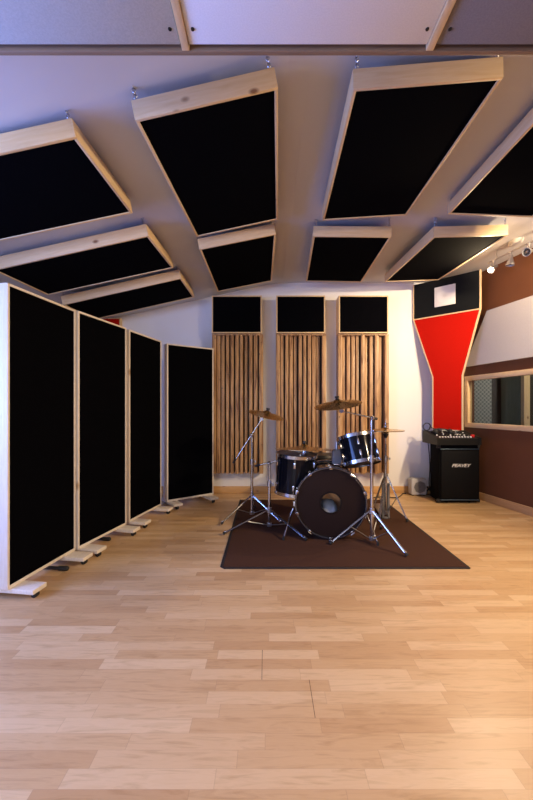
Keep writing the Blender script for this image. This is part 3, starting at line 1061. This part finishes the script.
cable('audio_cable', 'black cable hanging from the console down behind the speaker cabinet',
      [(1.90, 4.235, .74), (1.94, 4.265, .60), (1.962, 4.275, .35), (1.955, 4.275, .12), (2.0, 4.27, .012), (2.08, 4.28, .008)])
cable('audio_cable', 'thick black cable snaking along the floor from the hi-hat to the wall heater',
      [(1.13, 4.02, .007), (1.22, 4.12, .007), (1.35, 4.18, .007), (1.50, 4.14, .007), (1.60, 4.24, .007), (1.66, 4.335, .007), (1.70, 4.34, .007)])
cable('audio_cable', 'black cable bunched on the floor between heater and speaker cabinet',
      [(1.96, 4.36, .006), (1.94, 4.30, .05), (1.99, 4.28, .10), (2.0, 4.33, .04), (1.95, 4.34, .09), (1.93, 4.33, .007), (1.99, 4.25, .007)], .009)

# heater
t = thing('fan_heater', 'small white fan heater with a round grey grille against the wall', 'heater', (1.825, 4.25, 0))
bm = B(); add_box(bm, (-.095, 0, .008), (.095, .115, .205), None, .022); obj('body', bm, M['plastic_white'], t)
mm = Matrix.Translation((.008, -.001, .105)) @ Matrix.Rotation(PI / 2, 4, 'X')
bm = B()
add_lathe(bm, [(0, -.002), (.072, -.002), (.074, .002), (0, .002)], mm, 8)
g = obj('round_grille', bm, M['plastic_grey'], t)
bm = B()
for r in (.02, .035, .05, .065):
    add_ring(bm, r, .002, mm @ Matrix.Translation((0, 0, .003)), 24, 6)
obj('grille_rings', bm, M['dull_chrome'], g)
bm = B()
for sx in (-1, 1):
    add_box(bm, (sx * .07 - .012, .02, 0), (sx * .07 + .012, .10, .012))
obj('feet', bm, M['rubber'], t)


# ------------------------------------------------------------------ track lights along the right wall
def tx(y):
    return 2.97 - .2022 * y


ty0, ty1, tz = 3.60, .2, 2.515
t = thing('track_rail', 'thin spotlight rail under the ceiling beside the brown wall', 'light rail', (tx(ty0), ty0, 0))
bm = B(); add_rod(bm, (0, 0, tz), (tx(ty1) - tx(ty0), ty1 - ty0, tz), .008, seg=8); obj('rail', bm, M['spot_silver'], t)
for yy in (3.5, 2.7, 1.8, .9, .3):
    q = V((tx(yy) - tx(ty0), yy - ty0, tz))
    bm = B(); add_rod(bm, q, q + V((0, 0, CZ - tz)), .005, seg=8); obj('rail_support', bm, M['spot_silver'], t)
t = thing('rail_transformer', 'oval white transformer box fixed to the ceiling above the spotlight rail', 'transformer', (tx(3.30) + .01, 3.30, CZ))
bm = B(); add_lathe(bm, [(0, -.035), (.035, -.033), (.05, -.015), (.052, 0), (0, 0)], Matrix.Scale(1.5, 4, (0, 1, 0)), 24); obj('cover', bm, M['plastic_white'], t)


def spot(y, aim, lit, label, power=0., cone=100):
    p = V((tx(y), y, tz))
    t = thing('track_spotlight', label, 'spotlight', p, (0, 0, 0), 'track spotlights')
    d = V(aim).normalized()
    c = V((0, 0, -.075))
    bm = B(); add_rod(bm, (0, 0, .004), (0, 0, -.03), .012, .009, seg=10); add_rod(bm, (0, 0, -.03), c, .005, seg=8); obj('stem', bm, M['spot_silver'], t)
    mm = Matrix.Translation(c) @ d.to_track_quat('Z', 'Y').to_matrix().to_4x4()
    bm = B(); add_lathe(bm, [(0, -.045), (.014, -.045), (.018, -.02), (.034, .035), (.036, .05), (.032, .05), (.030, .036), (.012, .0), (0, 0)], mm, 24); obj('lamp_housing', bm, M['spot_silver'], t)
    bm = B(); add_lathe(bm, [(0, .028), (.012, .030), (.019, .037), (.012, .043), (0, .044)], mm, 20); obj('bulb', bm, M['lit_bulb'] if lit else M['dead_bulb'], t)
    if lit:
        li = bpy.data.lights.new('spot_glow', 'SPOT')
        li.energy = power
        li.color = (1, .76, .48)
        li.spot_size = math.radians(cone)
        li.spot_blend = .9
        li.shadow_soft_size = .03
        lo_ = bpy.data.objects.new('spot_glow', li)
        C.objects.link(lo_)
        lo_.parent = t
        lo_.location = c + d * .06
        lo_.rotation_euler = d.to_track_quat('-Z', 'Y').to_euler()
    return t


spot(3.53, (-.75, -.25, -.5), True, 'lit spotlight at the end of the rail nearest the corner', 80, 178)
spot(3.345, (-.1, .05, -1), False, 'unlit spotlight pointing down, next along from the lit one')
spot(3.16, (-.9, -.5, -.35), False, 'unlit spotlight showing its dark open mouth, at the photo edge')
spot(2.62, (.02, .93, -.42), True, 'lit rail spotlight out of view, washing along the brown wall', 48, 120)
spot(2.0, (-.30, .9, -.28), True, 'lit rail spotlight out of view, aimed at the back wall', 265, 75)
spot(1.2, (-.8, .25, -.75), True, 'lit rail spotlight out of view, aimed across the floor', 250, 115)
spot(.4, (-.75, .3, -.8), True, 'lit rail spotlight out of view, nearest the rear of the room', 230, 115)

# ------------------------------------------------------------------ daylight and lamps


def area(name, loc, rot, size, power, color):
    li = bpy.data.lights.new(name, 'AREA')
    li.shape = 'RECTANGLE'
    li.size, li.size_y = size
    li.energy = power
    li.color = color
    o = bpy.data.objects.new(name, li)
    C.objects.link(o)
    o.location = loc
    o.rotation_euler = rot
    return o


area('window_daylight', (-2.63, .6, 1.3), (0, -PI / 2, 0), (1.1, 1.7), 150, (.19, .33, 1.))
area('window_daylight', (-1.4, REAR - .12, 1.42), (PI / 2, 0, 0), (1.7, 1.15), 54, (.72, .81, 1.))

li = bpy.data.lights.new('booth_fill_glow', 'POINT'); li.energy = 45; li.color = (1, .9, .75); li.shadow_soft_size = .1  # fill light of the added control room lamp
o = bpy.data.objects.new('booth_fill_glow', li); C.objects.link(o); o.location = (3.5, 3.6, CZ - .25)

w = bpy.data.worlds.new('World')
bpy.context.scene.world = w
w.use_nodes = True
bg = w.node_tree.nodes['Background']
bg.inputs[0].default_value = (.5, .65, 1., 1)
bg.inputs[1].default_value = .5

# ------------------------------------------------------------------ camera
cam = bpy.data.cameras.new('camera')
cam.sensor_fit = 'VERTICAL'
cam.sensor_height = 36
cam.lens = 356 / 800 * 36
cam.shift_y = .01
cam.clip_start = .02
co = bpy.data.objects.new('camera', cam)
C.objects.link(co)
co.location = (0, 0, 1.05)
co.rotation_euler = (PI / 2, 0, 0)
sc = bpy.context.scene
sc.camera = co
sc.view_settings.view_transform = 'Standard'
sc.view_settings.look = 'None'
sc.view_settings.exposure = 0.
sc.view_settings.gamma = 1.
sc.view_settings.use_curve_mapping = False
